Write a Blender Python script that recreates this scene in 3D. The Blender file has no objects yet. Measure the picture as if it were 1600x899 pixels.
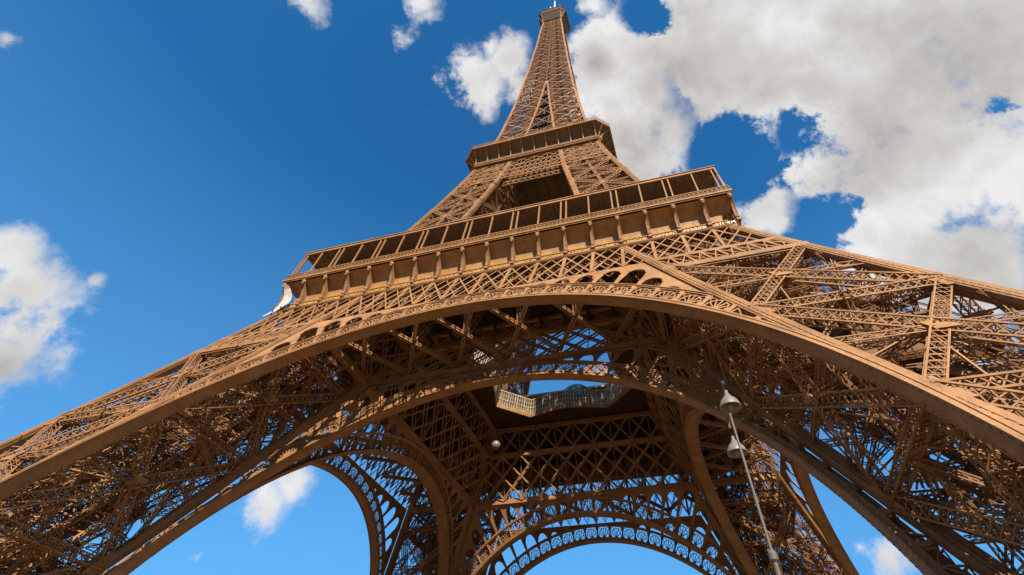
import bpy, bmesh, math, random
import numpy as np
from mathutils import Matrix, Vector

scene = bpy.context.scene
col = scene.collection
rng = random.Random(7)

# ------------------------------------------------------------------ camera
cam_d = bpy.data.cameras.new("camera")
cam = bpy.data.objects.new("camera", cam_d)
col.objects.link(cam)
cam_d.sensor_width = 36.0
cam_d.lens = 741.0 / 1600.0 * 36.0
cam_d.shift_x = -45.87 / 1600.0
cam_d.shift_y = -150.80 / 1600.0
cam_d.clip_start = 0.1
cam_d.clip_end = 6000.0
_r = Vector((0.95985, 0.27931, 0.02603)); _u = Vector((0.21066, -0.77899, 0.59060)); _f = Vector((-0.18523, 0.56140, 0.80655))
cam.matrix_world = Matrix(((_r.x, _u.x, -_f.x, 22.598), (_r.y, _u.y, -_f.y, -78.853), (_r.z, _u.z, -_f.z, 4.502), (0, 0, 0, 1)))
scene.camera = cam

# ------------------------------------------------------------------ sun, sky, exposure
SUN_EL, SUN_AZ = 42.0, 25.0          # azimuth: degrees right of the direction straight back from the front face
sdir = Vector((math.sin(math.radians(SUN_AZ)) * math.cos(math.radians(SUN_EL)),
               -math.cos(math.radians(SUN_AZ)) * math.cos(math.radians(SUN_EL)),
               math.sin(math.radians(SUN_EL))))
sun_d = bpy.data.lights.new("sun", 'SUN'); sun_d.energy = 5.0; sun_d.angle = math.radians(0.5); sun_d.color = (1.0, 0.91, 0.77)
sun = bpy.data.objects.new("sun", sun_d); col.objects.link(sun)
sun.rotation_mode = 'QUATERNION'; sun.rotation_quaternion = sdir.to_track_quat('Z', 'Y')
sun.location = (60, -120, 200)

scene.view_settings.view_transform = 'Standard'
scene.view_settings.look = 'None'
scene.view_settings.exposure = 1.08
scene.view_settings.gamma = 1.0
scene.view_settings.use_curve_mapping = False
scene.cycles.max_bounces = 6
scene.cycles.diffuse_bounces = 4
scene.cycles.sample_clamp_indirect = 6.0
scene.cycles.use_denoising = True

world = bpy.data.worlds.new("World"); scene.world = world; world.use_nodes = True
wt = world.node_tree; wt.nodes.clear()
def wn(t, **k):
    n = wt.nodes.new(t)
    for a, b in k.items(): setattr(n, a, b)
    return n
def wl(a, b): wt.links.new(a, b)
def wmath(op, a, b=None, c=None, clamp=False):
    n = wn('ShaderNodeMath', operation=op, use_clamp=clamp)
    for i, v in enumerate((a, b, c)):
        if v is None: continue
        if isinstance(v, (int, float)): n.inputs[i].default_value = v
        else: wl(v, n.inputs[i])
    return n.outputs[0]
sky = wn('ShaderNodeTexSky', sky_type='NISHITA', sun_disc=False)
sky.sun_elevation = math.radians(SUN_EL)
sky.sun_rotation = math.atan2(sdir.x, sdir.y)
sky.altitude = 50; sky.air_density = 1.0; sky.dust_density = 0.3; sky.ozone_density = 2.0
tint = wn('ShaderNodeMix', data_type='RGBA', blend_type='MULTIPLY'); tint.inputs[0].default_value = 1.0
wl(sky.outputs[0], tint.inputs[6]); tint.inputs[7].default_value = (0.18, 0.78, 1.13, 1)
bg_sky = wn('ShaderNodeBackground'); bg_sky.inputs[1].default_value = 0.075
tcz = wn('ShaderNodeTexCoord'); spz = wn('ShaderNodeSeparateXYZ'); wl(tcz.outputs['Generated'], spz.inputs[0])
hz = wn('ShaderNodeMapRange'); wl(spz.outputs[2], hz.inputs[0]); hz.inputs[1].default_value = 0.75; hz.inputs[2].default_value = 0.05; hz.inputs[3].default_value = 0.0; hz.inputs[4].default_value = 1.0
haze = wn('ShaderNodeMix', data_type='RGBA'); wl(wmath('MULTIPLY', hz.outputs[0], 0.75), haze.inputs[0]); wl(tint.outputs[2], haze.inputs[6]); haze.inputs[7].default_value = (1.05, 2.7, 5.2, 1)
wl(haze.outputs[2], bg_sky.inputs[0])
tc = wn('ShaderNodeTexCoord')
gen = tc.outputs['Generated']
# fair-weather cumulus: soft lumps around these directions, broken up by fractal noise
CLOUDS = [((0.0102, 0.4118, 0.9112), 0.1095), ((0.0309, 0.5161, 0.856), 0.1003), ((0.0043, 0.3269, 0.945), 0.0529), ((0.1561, 0.3722, 0.9149), 0.0917), ((0.2196, 0.4002, 0.8897), 0.1012), ((0.3216, 0.409, 0.854), 0.1276), ((0.4219, 0.4475, 0.7886), 0.1357), ((0.5319, 0.4059, 0.7431), 0.1458), ((0.5532, 0.5584, 0.6182), 0.0991), ((0.4691, 0.588, 0.659), 0.1021), ((0.4037, 0.6904, 0.6003), 0.0795), ((0.4772, 0.6993, 0.5322), 0.0765), ((0.3295, 0.5919, 0.7356), 0.0515), ((0.2956, 0.543, 0.786), 0.0205), ((0.2391, 0.6543, 0.7174), 0.0491), ((0.3871, 0.5513, 0.739), 0.0618), ((-0.2622, 0.3235, 0.9092), 0.0554), ((-0.1764, 0.3064, 0.9354), 0.0377), ((-0.2138, 0.2761, 0.9371), 0.0245), ((-0.1634, 0.378, 0.9113), 0.0336), ((-0.3433, 0.2038, 0.9169), 0.0204), ((-0.3167, 0.1664, 0.9338), 0.0335), ((-0.3618, 0.143, 0.9212), 0.0236), ((-0.0001, 0.2646, 0.9644), 0.0293), ((-0.8619, 0.2818, 0.4216), 0.0507), ((-0.8568, 0.3189, 0.4053), 0.0503), ((-0.8607, 0.2358, 0.4512), 0.0397), ((-0.8684, 0.3343, 0.3662), 0.0491), ((-0.8211, 0.3612, 0.442), 0.0135), ((-0.8136, 0.3232, 0.4834), 0.008), ((-0.6635, 0.6821, 0.3074), 0.0322), ((-0.6386, 0.6909, 0.3388), 0.0291), ((-0.6843, 0.6608, 0.3084), 0.016), ((0.2432, 0.9347, 0.2594), 0.0186), ((0.2125, 0.9403, 0.266), 0.0092), ((-0.7757, 0.0008, 0.6311), 0.0106), ((-0.4876, 0.0997, 0.8673), 0.0253), ((0.2954, 0.8976, 0.327), 0.0148), ((0.4124, 0.789, 0.4554), 0.0512), ((0.4457, 0.803, 0.3956), 0.039), ((0.278, 0.8596, 0.4288), 0.024), ((-0.7159, 0.6597, 0.2284), 0.0092), ((0.75, 0.1, 0.65), 0.3), ((0.7, 0.45, 0.52), 0.16), ((-0.35, -0.75, 0.5), 0.12)]
HOLES = [((0.1855, 0.5565, 0.8098), 0.0507), ((0.2264, 0.6034, 0.7646), 0.0395), ((0.2174, 0.5254, 0.8226), 0.0264), ((0.3146, 0.5317, 0.7863), 0.0269), ((0.2741, 0.5802, 0.767), 0.016), ((0.3319, 0.6652, 0.6689), 0.0368), ((0.378, 0.6383, 0.6706), 0.02), ((0.5489, 0.4918, 0.6759), 0.015), ((0.0949, 0.3044, 0.9478), 0.0318), ((0.1002, 0.6195, 0.7785), 0.0274), ((-0.1095, 0.4059, 0.9073), 0.0261)]
GREYS = [((0.5146, 0.4491, 0.7304), 0.1344), ((0.5044, 0.6851, 0.5256), 0.095), ((0.136, 0.4141, 0.9), 0.0991), ((0.0372, 0.5172, 0.855), 0.0773), ((0.3893, 0.5786, 0.7167), 0.0608), ((-0.019, 0.3689, 0.9293), 0.032), ((-0.8656, 0.345, 0.3629), 0.0328), ((0.4312, 0.5315, 0.7291), 0.0595)]
# warp the look-up direction a little so the lumps lose their round outline
nw = wn('ShaderNodeTexNoise'); nw.inputs['Scale'].default_value = 10.0; nw.inputs['Detail'].default_value = 8; nw.inputs['Roughness'].default_value = 0.68
wl(gen, nw.inputs['Vector'])
sb = wn('ShaderNodeVectorMath', operation='SUBTRACT'); wl(nw.outputs['Color'], sb.inputs[0]); sb.inputs[1].default_value = (0.5, 0.5, 0.5)
sc_ = wn('ShaderNodeVectorMath', operation='SCALE'); wl(sb.outputs[0], sc_.inputs[0]); sc_.inputs['Scale'].default_value = 0.15
wv = wn('ShaderNodeVectorMath', operation='ADD'); wl(gen, wv.inputs[0]); wl(sc_.outputs[0], wv.inputs[1])
sc2 = wn('ShaderNodeVectorMath', operation='SCALE'); wl(sb.outputs[0], sc2.inputs[0]); sc2.inputs['Scale'].default_value = 0.05
wv2 = wn('ShaderNodeVectorMath', operation='ADD'); wl(gen, wv2.inputs[0]); wl(sc2.outputs[0], wv2.inputs[1])
def lump(c, r, soft=1.0, wild=False):
    dn = wn('ShaderNodeVectorMath', operation='DISTANCE'); wl(wv.outputs[0] if (r > .075 or wild) else wv2.outputs[0], dn.inputs[0]); dn.inputs[1].default_value = c
    return wmath('SUBTRACT', 1.0, wmath('DIVIDE', dn.outputs['Value'], r))
def union(items, grow, wgt, wild=False):
    acc = None
    for c, r in items:
        l = wmath('MULTIPLY', lump(c, r * grow, 1.0, wild), wgt(r))
        acc = l if acc is None else wmath('SMOOTH_MAX', acc, l, 0.12)
    return acc
acc = union(CLOUDS, 1.5, lambda r: min(1.7, 0.56 + r * 10.5) if r > .024 else .42)
acc = wmath('MINIMUM', acc, 1.0)
hol = wmath('MAXIMUM', union(HOLES, 1.6, lambda r: 1.05, True), 0.0)
acc = wmath('SUBTRACT', wmath('MAXIMUM', acc, -0.6), hol)
def fbm(vec, scale, detail, rough):
    n = wn('ShaderNodeTexNoise'); n.inputs['Scale'].default_value = scale; n.inputs['Detail'].default_value = detail; n.inputs['Roughness'].default_value = rough
    wl(vec, n.inputs['Vector']); return n.outputs['Fac']
n_edge = fbm(gen, 10.0, 13, 0.62)
dens = wmath('ADD', acc, wmath('MULTIPLY', wmath('SUBTRACT', n_edge, 0.53), 2.6))
mr = wn('ShaderNodeMapRange', interpolation_type='SMOOTHSTEP'); wl(dens, mr.inputs[0])
mr.inputs[1].default_value = -0.05; mr.inputs[2].default_value = 0.66
# billow relief: compare the lump noise here and a little further towards the sun
off = wn('ShaderNodeVectorMath', operation='ADD'); wl(gen, off.inputs[0]); off.inputs[1].default_value = tuple(sdir * 0.035)
rel = wmath('MULTIPLY', wmath('SUBTRACT', fbm(gen, 7.0, 5, 0.5), fbm(off.outputs[0], 7.0, 5, 0.5)), 1.1)
grey = wmath('MAXIMUM', union(GREYS, 1.6, lambda r: 1.0), 0.0)
big = wmath('MULTIPLY', wmath('SUBTRACT', fbm(wv.outputs[0], 2.6, 4, 0.45), 0.5), 0.9)
thick = wmath('ADD', wmath('ADD', wmath('MULTIPLY', dens, 0.20), wmath('MULTIPLY', grey, 0.55)), wmath('SUBTRACT', big, rel))
ramp = wn('ShaderNodeValToRGB'); wl(thick, ramp.inputs[0])
ramp.color_ramp.elements[0].position = 0.0; ramp.color_ramp.elements[0].color = (0.86, 0.85, 0.84, 1)
e = ramp.color_ramp.elements.new(0.35); e.color = (0.64, 0.615, 0.585, 1)
ramp.color_ramp.elements[-1].position = 0.95; ramp.color_ramp.elements[-1].color = (0.36, 0.335, 0.31, 1)
bg_c = wn('ShaderNodeBackground'); bg_c.inputs[1].default_value = 0.49; wl(ramp.outputs[0], bg_c.inputs[0])
mx = wn('ShaderNodeMixShader'); wl(wmath('MULTIPLY', mr.outputs[0], 0.96), mx.inputs[0]); wl(bg_sky.outputs[0], mx.inputs[1]); wl(bg_c.outputs[0], mx.inputs[2])
wo = wn('ShaderNodeOutputWorld'); wl(mx.outputs[0], wo.inputs[0])

# ------------------------------------------------------------------ materials
def material(name, base, rough=0.5, metal=0.0, var=0.12, scale=0.6, streak=None, alpha=1.0, trans=0.0, spec=0.5, bump=0.0):
    m = bpy.data.materials.new(name); m.use_nodes = True
    nt = m.node_tree; b = nt.nodes['Principled BSDF']
    b.inputs['Roughness'].default_value = rough; b.inputs['Metallic'].default_value = metal
    b.inputs['Specular IOR Level'].default_value = spec
    b.inputs['Transmission Weight'].default_value = trans
    t = nt.nodes.new('ShaderNodeTexCoord')
    n = nt.nodes.new('ShaderNodeTexNoise'); n.inputs['Scale'].default_value = scale; n.inputs['Detail'].default_value = 8; n.inputs['Roughness'].default_value = 0.65
    nt.links.new(t.outputs['Object'], n.inputs['Vector'])
    r = nt.nodes.new('ShaderNodeValToRGB'); nt.links.new(n.outputs['Fac'], r.inputs[0])
    lo = [max(0, c * (1 - var * 1.6)) for c in base]; hi = [min(1, c * (1 + var)) for c in base]
    r.color_ramp.elements[0].position = 0.32; r.color_ramp.elements[0].color = (*lo, 1)
    r.color_ramp.elements[1].position = 0.68; r.color_ramp.elements[1].color = (*hi, 1)
    out = r.outputs[0]
    if streak:
        n3 = nt.nodes.new('ShaderNodeTexNoise'); n3.inputs['Scale'].default_value = 2.2; n3.inputs['Detail'].default_value = 6
        mp = nt.nodes.new('ShaderNodeMapping'); mp.inputs['Scale'].default_value = (2.2, 2.2, 0.25)
        nt.links.new(t.outputs['Object'], mp.inputs[0]); nt.links.new(mp.outputs[0], n3.inputs['Vector'])
        r3 = nt.nodes.new('ShaderNodeValToRGB'); nt.links.new(n3.outputs['Fac'], r3.inputs[0])
        r3.color_ramp.elements[0].position = 0.56; r3.color_ramp.elements[0].color = (0, 0, 0, 1)
        r3.color_ramp.elements[1].position = 0.74; r3.color_ramp.elements[1].color = (0.8, 0.8, 0.8, 1)
        mm = nt.nodes.new('ShaderNodeMix'); mm.data_type = 'RGBA'
        nt.links.new(r3.outputs[0], mm.inputs[0]); nt.links.new(out, mm.inputs[6]); mm.inputs[7].default_value = (*streak, 1)
        out = mm.outputs[2]
    nt.links.new(out, b.inputs['Base Color'])
    if bump:
        bp = nt.nodes.new('ShaderNodeBump'); bp.inputs['Strength'].default_value = bump; bp.inputs['Distance'].default_value = 0.05
        nt.links.new(n.outputs['Fac'], bp.inputs['Height']); nt.links.new(bp.outputs[0], b.inputs['Normal'])
    return m
IRON = material('tower_brown_paint', (0.258, 0.130, 0.056), 0.62, var=0.20, scale=0.38, streak=(0.145, 0.060, 0.022), spec=0.14)
IRON_PANEL = material('tower_brown_panel_paint', (0.285, 0.142, 0.050), 0.6, var=0.16, scale=0.8, streak=(0.16, 0.070, 0.024), spec=0.15)
IRON_DARK = material('dark_roof_lining', (0.26, 0.17, 0.11), 0.7, var=0.2, scale=1.5, spec=0.2)
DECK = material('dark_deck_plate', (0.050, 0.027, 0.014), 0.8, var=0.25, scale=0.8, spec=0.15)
GOLD = material('gilded_letters', (0.40, 0.24, 0.06), 0.4, metal=0.0, var=0.1, scale=3)
RAILM = material('pale_railing_metal', (0.40, 0.28, 0.165), 0.5, spec=0.25, var=0.2, scale=2)
GLASS = material('tinted_glass', (0.70, 0.64, 0.54), 0.08, var=0.25, scale=0.9, trans=0.93, spec=0.35)
PAV = material('pavilion_red_brown', (0.17, 0.085, 0.055), 0.5, var=0.15)
STONE = material('pier_masonry', (0.36, 0.32, 0.26), 0.85, var=0.2, scale=1.4, bump=0.4)
GROUND = material('esplanade_gravel', (0.18, 0.120, 0.062), 0.95, var=0.2, scale=0.15, bump=0.3)
SHEET = material('white_protective_sheet', (0.40, 0.35, 0.28), 0.75, var=0.2, scale=1.2, bump=0.5)
LAMPW = material('lamp_white_enamel', (0.15, 0.12, 0.095), 0.45, var=0.10, scale=6)
LAMPIN = material('lamp_inner_reflector', (0.16, 0.12, 0.085), 0.35, var=0.12, scale=7)
POLE = material('lamp_post_grey_paint', (0.085, 0.066, 0.050), 0.55, var=0.15, scale=5)
CONC = material('white_antenna_housing', (0.42, 0.40, 0.38), 0.5, var=0.05)
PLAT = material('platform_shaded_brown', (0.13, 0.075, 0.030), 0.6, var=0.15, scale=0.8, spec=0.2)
CABIN = material('lift_cabin_paint', (0.15, 0.066, 0.030), 0.6, var=0.2, spec=0.1)

# ------------------------------------------------------------------ vectorised mesh builder
QS = np.array([[0, 4, 5, 1], [1, 5, 6, 2], [2, 6, 7, 3], [3, 7, 4, 0]])
QC = np.array([[0, 1, 2, 3], [7, 6, 5, 4]])
def nrm(v):
    return v / np.maximum(np.linalg.norm(v, axis=-1, keepdims=True), 1e-9)
class MB:
    def __init__(s): s.h = []; s.caps = []; s.extra = []
    def hexes(s, V, caps=True):
        V = np.asarray(V, float).reshape(-1, 8, 3)
        if len(V): s.h.append(V); s.caps.append(np.full(len(V), caps))
    def beams(s, A, B, w, h, up, caps=False):
        A = np.atleast_2d(np.asarray(A, float)); B = np.atleast_2d(np.asarray(B, float))
        up = np.broadcast_to(np.asarray(up, float), A.shape)
        t = nrm(B - A); sd = nrm(np.cross(t, up)); n = np.cross(sd, t)
        w = np.broadcast_to(np.asarray(w, float), (len(A),))[:, None] / 2
        h = np.broadcast_to(np.asarray(h, float), (len(A),))[:, None] / 2
        c = [-sd * w - n * h, sd * w - n * h, sd * w + n * h, -sd * w + n * h]
        s.hexes(np.stack([A + k for k in c] + [B + k for k in c], 1), caps)
    def beam(s, a, b, w, h, up=(0, 0, 1), caps=True): s.beams([a], [b], w, h, up, caps)
    def poly(s, pts, w, h, up=(0, 0, 1), caps=False):
        p = np.asarray(pts, float); s.beams(p[:-1], p[1:], w, h, up, caps)
    def box(s, c, d):
        c = np.array(c, float); d = np.array(d, float) / 2
        q = np.array([(-1, -1, -1), (1, -1, -1), (1, 1, -1), (-1, 1, -1), (-1, -1, 1), (1, -1, 1), (1, 1, 1), (-1, 1, 1)])
        s.hexes((c + q * d)[None], True)
    def lattice(s, a, b, W, H, up, c=0.12, l=0.07, step=0.8, cross=False, sides=True):
        a = np.array(a, float); b = np.array(b, float); L = np.linalg.norm(b - a)
        if L < 0.3: return
        t = (b - a) / L; sd = np.cross(t, up); sd /= np.linalg.norm(sd); n = np.cross(sd, t)
        of = [(-1, -1), (1, -1), (1, 1), (-1, 1)]
        A = np.array([a + sd * i * W / 2 + n * j * H / 2 for i, j in of])
        s.beams(A, A + (b - a), c, c, n)
        k = max(2, int(round(L / step))); u = np.linspace(0, L, k + 1)[:, None] * t
        pr = [(0, 1, n), (2, 3, n)] + ([(1, 2, sd), (3, 0, sd)] if sides else [])
        for p, q, up2 in pr:
            P = A[p] + u; Q = A[q] + u
            z0 = np.where((np.arange(k) % 2 == 0)[:, None], P[:-1], Q[:-1]); z1 = np.where((np.arange(k) % 2 == 0)[:, None], Q[1:], P[1:])
            s.beams(z0, z1, l, 0.03, up2)
            if cross:
                z0 = np.where((np.arange(k) % 2 == 1)[:, None], P[:-1], Q[:-1]); z1 = np.where((np.arange(k) % 2 == 1)[:, None], Q[1:], P[1:])
                s.beams(z0, z1, l, 0.03, up2)
    def raw(s, V, F): s.extra.append((np.asarray(V, float), F))
    def sphere(s, c, r, nu=10, nv=7, sq=(1, 1, 1)):
        V = []; F = []
        for j in range(nv + 1):
            th = math.pi * j / nv
            for i in range(nu):
                ph = 2 * math.pi * i / nu
                V.append((c[0] + r * sq[0] * math.sin(th) * math.cos(ph), c[1] + r * sq[1] * math.sin(th) * math.sin(ph), c[2] + r * sq[2] * math.cos(th)))
        for j in range(nv):
            for i in range(nu):
                F.append([j * nu + i, (j + 1) * nu + i, (j + 1) * nu + (i + 1) % nu, j * nu + (i + 1) % nu])
        s.raw(V, F)
    def lathe(s, prof, c=(0, 0, 0), axis=(0, 0, 1), n=24):
        ax = Vector(axis).normalized(); q = Vector((0, 0, 1)).rotation_difference(ax)
        V = []; F = []
        for r, z in prof:
            for i in range(n):
                a = 2 * math.pi * i / n
                v = q @ Vector((r * math.cos(a), r * math.sin(a), z)); V.append((c[0] + v.x, c[1] + v.y, c[2] + v.z))
        for j in range(len(prof) - 1):
            for i in range(n): F.append([j * n + i, j * n + (i + 1) % n, (j + 1) * n + (i + 1) % n, (j + 1) * n + i])
        s.raw(V, F)
    def mesh(s, name, mat, smooth=False):
        me = bpy.data.meshes.new(name); VV = []; FF = []; off = 0
        if s.h:
            H = np.concatenate(s.h)
            a_ = H[:, 1] - H[:, 0] + H[:, 2] - H[:, 3]; b_ = H[:, 3] - H[:, 0] + H[:, 2] - H[:, 1]; c_ = H[:, 4:].mean(1) - H[:, :4].mean(1)
            fl = (np.cross(a_, b_) * c_).sum(1) > 0; H[fl] = H[fl][:, [0, 3, 2, 1, 4, 7, 6, 5]]      # faces point outwards
            cp = np.concatenate(s.caps); base = np.arange(len(H)) * 8
            FF.append((base[:, None, None] + QS).reshape(-1, 4)); FF.append((base[cp][:, None, None] + QC).reshape(-1, 4))
            VV.append(H.reshape(-1, 3)); off = len(H) * 8
        for V, F in s.extra:
            FF.append(np.array(F) + off); VV.append(V); off += len(V)
        V = np.concatenate(VV); F = np.concatenate(FF)
        me.vertices.add(len(V)); me.vertices.foreach_set('co', V.astype(np.float32).ravel())
        me.loops.add(F.size); me.loops.foreach_set('vertex_index', F.astype(np.int32).ravel())
        me.polygons.add(len(F)); me.polygons.foreach_set('loop_start', np.arange(0, F.size, 4, dtype=np.int32))
        try: me.polygons.foreach_set('loop_total', np.full(len(F), 4, dtype=np.int32))
        except Exception: pass
        me.update(calc_edges=True); me.validate()
        if s.extra:
            bm = bmesh.new(); bm.from_mesh(me); bmesh.ops.recalc_face_normals(bm, faces=bm.faces); bm.to_mesh(me); bm.free()
        me.materials.append(mat)
        me.polygons.foreach_set('use_smooth', np.full(len(me.polygons), bool(smooth)))
        return me
def link(name, data, parent=None, rot=0.0, loc=(0, 0, 0)):
    o = bpy.data.objects.new(name, data); col.objects.link(o)
    if parent: o.parent = parent
    o.location = loc; o.rotation_euler = (0, 0, rot)
    return o
def build(mb, name, mat, parent=None, rot=0.0, smooth=False): return link(name, mb.mesh(name, mat, smooth), parent, rot)
def tag(o, label, cat, group=None):
    o['label'] = label; o['category'] = cat
    if group: o['group'] = group
    return o
HP = math.pi / 2

# ------------------------------------------------------------------ profile of the tower (half widths by height)
def o_(z):
    z = np.asarray(z, float)
    lo = 60.9 + (33.63 - 60.9) * z / 53 - 0.511 * 4 * (z / 53) * (1 - z / 53)
    hi = np.interp(z, [53, 57, 65, 78, 92, 101, 110, 118, 130, 149, 169, 185, 197, 212, 221, 240, 252, 267, 276], [33.63, 31.9, 29.0, 24.7, 21.1, 18.95, 16.95, 15.6, 13.8, 11.9, 10.2, 9.35, 8.5, 7.9, 7.2, 6.4, 5.95, 5.1, 5.0])
    return np.where(z <= 53, lo, hi)
def i_(z):
    z = np.asarray(z, float)
    lo = 45.55 + (18.52 - 45.55) * z / 53 - 0.472 * 4 * (z / 53) * (1 - z / 53)
    hi = np.interp(z, [53, 57, 78, 98, 110, 128, 150, 174], [18.52, 16.7, 11.7, 7.9, 6.3, 4.3, 2.1, 0.35])
    return np.where(z <= 53, lo, hi)
GZ = 2.9                      # ground level
ZF, ZM, ZL = 52.12, 44.95, 41.9   # frieze foot, girder middle chord, girder lower chord
P = 3.93                      # bay of the first-floor gallery

ground = MB(); ground.hexes([[(-1500, -1500, GZ - 0.5), (1500, -1500, GZ - 0.5), (1500, 1500, GZ - 0.5), (-1500, 1500, GZ - 0.5), (-1500, -1500, GZ), (1500, -1500, GZ), (1500, 1500, GZ), (-1500, 1500, GZ)]])
g = build(ground, 'ground', GROUND); g['kind'] = 'structure'

tower = link('iron_lattice_tower', None, None)
tag(tower, 'tall brown wrought iron lattice tower with four curved legs, arches and galleries', 'tower')

# corner functions of the front right leg; fn(z) -> point
def cA(fx, fy):
    return lambda z: np.array([float(fx(z)), -float(fy(z)), float(z)])
C_OO, C_IO, C_OI, C_II = cA(o_, o_), cA(i_, o_), cA(o_, i_), cA(i_, i_)

def gusset(mb, p, d1, d2, n, a, b, th=0.06):
    """flat plate at p in the plane d1,d2, half sizes a,b"""
    p = np.array(p, float); d1 = nrm(np.array(d1, float)); d2 = nrm(np.array(d2, float)); n = nrm(np.array(n, float)) * th
    q = [p - d1 * a - d2 * b, p + d1 * a - d2 * b, p + d1 * a + d2 * b, p - d1 * a + d2 * b]
    mb.hexes([[*(x - n for x in q), *(x + n for x in q)]])

# ---------------- legs, ground to second floor and on to the top
def column_mesh(f, nodes, w, ndir, riv=True, ridge=True):
    mb = MB()
    zz = []
    for a, b in zip(nodes[:-1], nodes[1:]): zz += list(np.linspace(a, b, 4)[:-1])
    zz.append(nodes[-1]); pts = np.array([f(z) for z in zz])
    # the corner line is the outer face: set the box inward
    sx, sy = ndir
    inn = np.array([-sx * w / 2, -sy * w / 2, 0]); pts = pts + inn
    mb.beams(pts[:-1], pts[1:], w, w, (0, 1, 0), False)
    if ridge:
        for nx, ny in ((0, -1), (0, 1), (1, 0), (-1, 0)):
            nn = np.array([nx, ny, 0.0]); tt = np.array([ny, nx, 0.0])
            for q, wd, pr_ in ((-0.46, .12, .05), (-0.20, .20, .13), (0.20, .20, .13), (0.46, .12, .05)):
                s_ = pts + nn * (w / 2 + pr_ / 2) + tt * q * w
                mb.beams(s_[:-1], s_[1:], wd if abs(nx) < .5 else pr_, pr_ if abs(nx) < .5 else wd, (0, 1, 0), False)
                if abs(q) > .3: continue
                if riv and (nx, ny) in ((0, -1),):
                    L = np.linalg.norm(np.diff(pts, axis=0), axis=1).sum(); k = int(L / 0.42); u = np.linspace(0, len(pts) - 1.001, k); j = u.astype(int); fr = (u - j)[:, None]
                    c = s_[j] * (1 - fr) + s_[j + 1] * fr
                    for dq in (-0.11, 0.11):
                        cc = c + nn * 0.05 + tt * dq * 1.25; t = nrm(pts[j + 1] - pts[j])
                        mb.beams(cc, cc + t * 0.12, 0.07, 0.07, (0, 1, 0), True)
    return mb

def face_mesh(f1, f2, nodes, n, W=0.95, H=0.85, w=0.9, c=0.12, l=0.075, step=0.75, cross=True, plates=True, mid=False, second=True, inset=0.45):
    """bracing between column lines f1 and f2 (one leg face, outward normal n)"""
    mb = MB(); n = np.array(n, float)
    def P1(z): return f1(z) - n * inset
    def P2(z): return f2(z) - n * inset
    for k in range(len(nodes) - 1):
        a, b = nodes[k], nodes[k + 1]
        p1, p2, q1, q2 = P1(a), P2(a), P1(b), P2(b)
        ax = nrm(p2 - p1)
        i1 = ax * w * 0.7
        mb.lattice(p1 + i1, p2 - i1, W * 0.75, H, n, c, l, step, cross)
        mb.lattice(p1 + i1, q2 - i1, W, H, n, c, l, step, cross)
        mb.lattice(p2 - i1, q1 + i1, W, H, n, c, l, step, cross)
        m = (p1 + p2 + q1 + q2) / 4
        t = nrm((q1 + q2) - (p1 + p2))
        if plates:
            gusset(mb, m + n * (H / 2 + .03), ax, t, n, W * 0.8, W * 0.62)
            gusset(mb, m - n * (H / 2 + .03), ax, t, n, W * 0.8, W * 0.62)
            for p, s in ((p1, 1), (p2, -1)):
                tt = nrm((q1 if s > 0 else q2) - p)
                gusset(mb, p + ax * s * (w + 0.3) * 0.8 + n * (H / 2 + .04), ax, tt, n, 0.62 * W, 1.25 * W)
                gusset(mb, p + ax * s * (w + 0.3) * 0.8 - n * (H / 2 + .04), ax, tt, n, 0.62 * W, 1.25 * W)
        if mid:
            mb.lattice((p1 + p2) / 2, (q1 + q2) / 2, W * .6, H * .7, n, c * .8, l, step, cross)
        if second:      # light secondary members
            r = (p1 + q1) / 2; s = (p2 + q2) / 2
            mb.lattice(r, s, W * .45, H * .5, n, c * .6, l * .8, step * .9, False)
            for u in (0.2, 0.5, 0.8):
                x0, y0 = p1 * (1 - u) + q1 * u, p2 * (1 - u) + q2 * u
                off_ = n * rng.uniform(-.9, -.2)
                mb.lattice(x0 + off_, p2 * .5 + p1 * .5 + off_, .3, .3, n, .07, .045, .6); mb.lattice(y0 + off_, (q1 + q2) / 2 + off_, .3, .3, n, .07, .045, .6)
            for u in (0.25, 0.75):
                x = p1 * (1 - u) + p2 * u; y = q1 * (1 - u) + q2 * u
                mm = (p1 * (1 - u) + q2 * u + p2 * (1 - u) + q1 * u) / 2
                mb.beam(x if u < .5 else x, mm * .5 + m * .5, 0.12, 0.12, n)
    b = nodes[-1]; p1, p2 = P1(b), P2(b)
    mb.lattice(p1, p2, W * .75, H, n, c, l, step, cross)
    return mb

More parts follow.
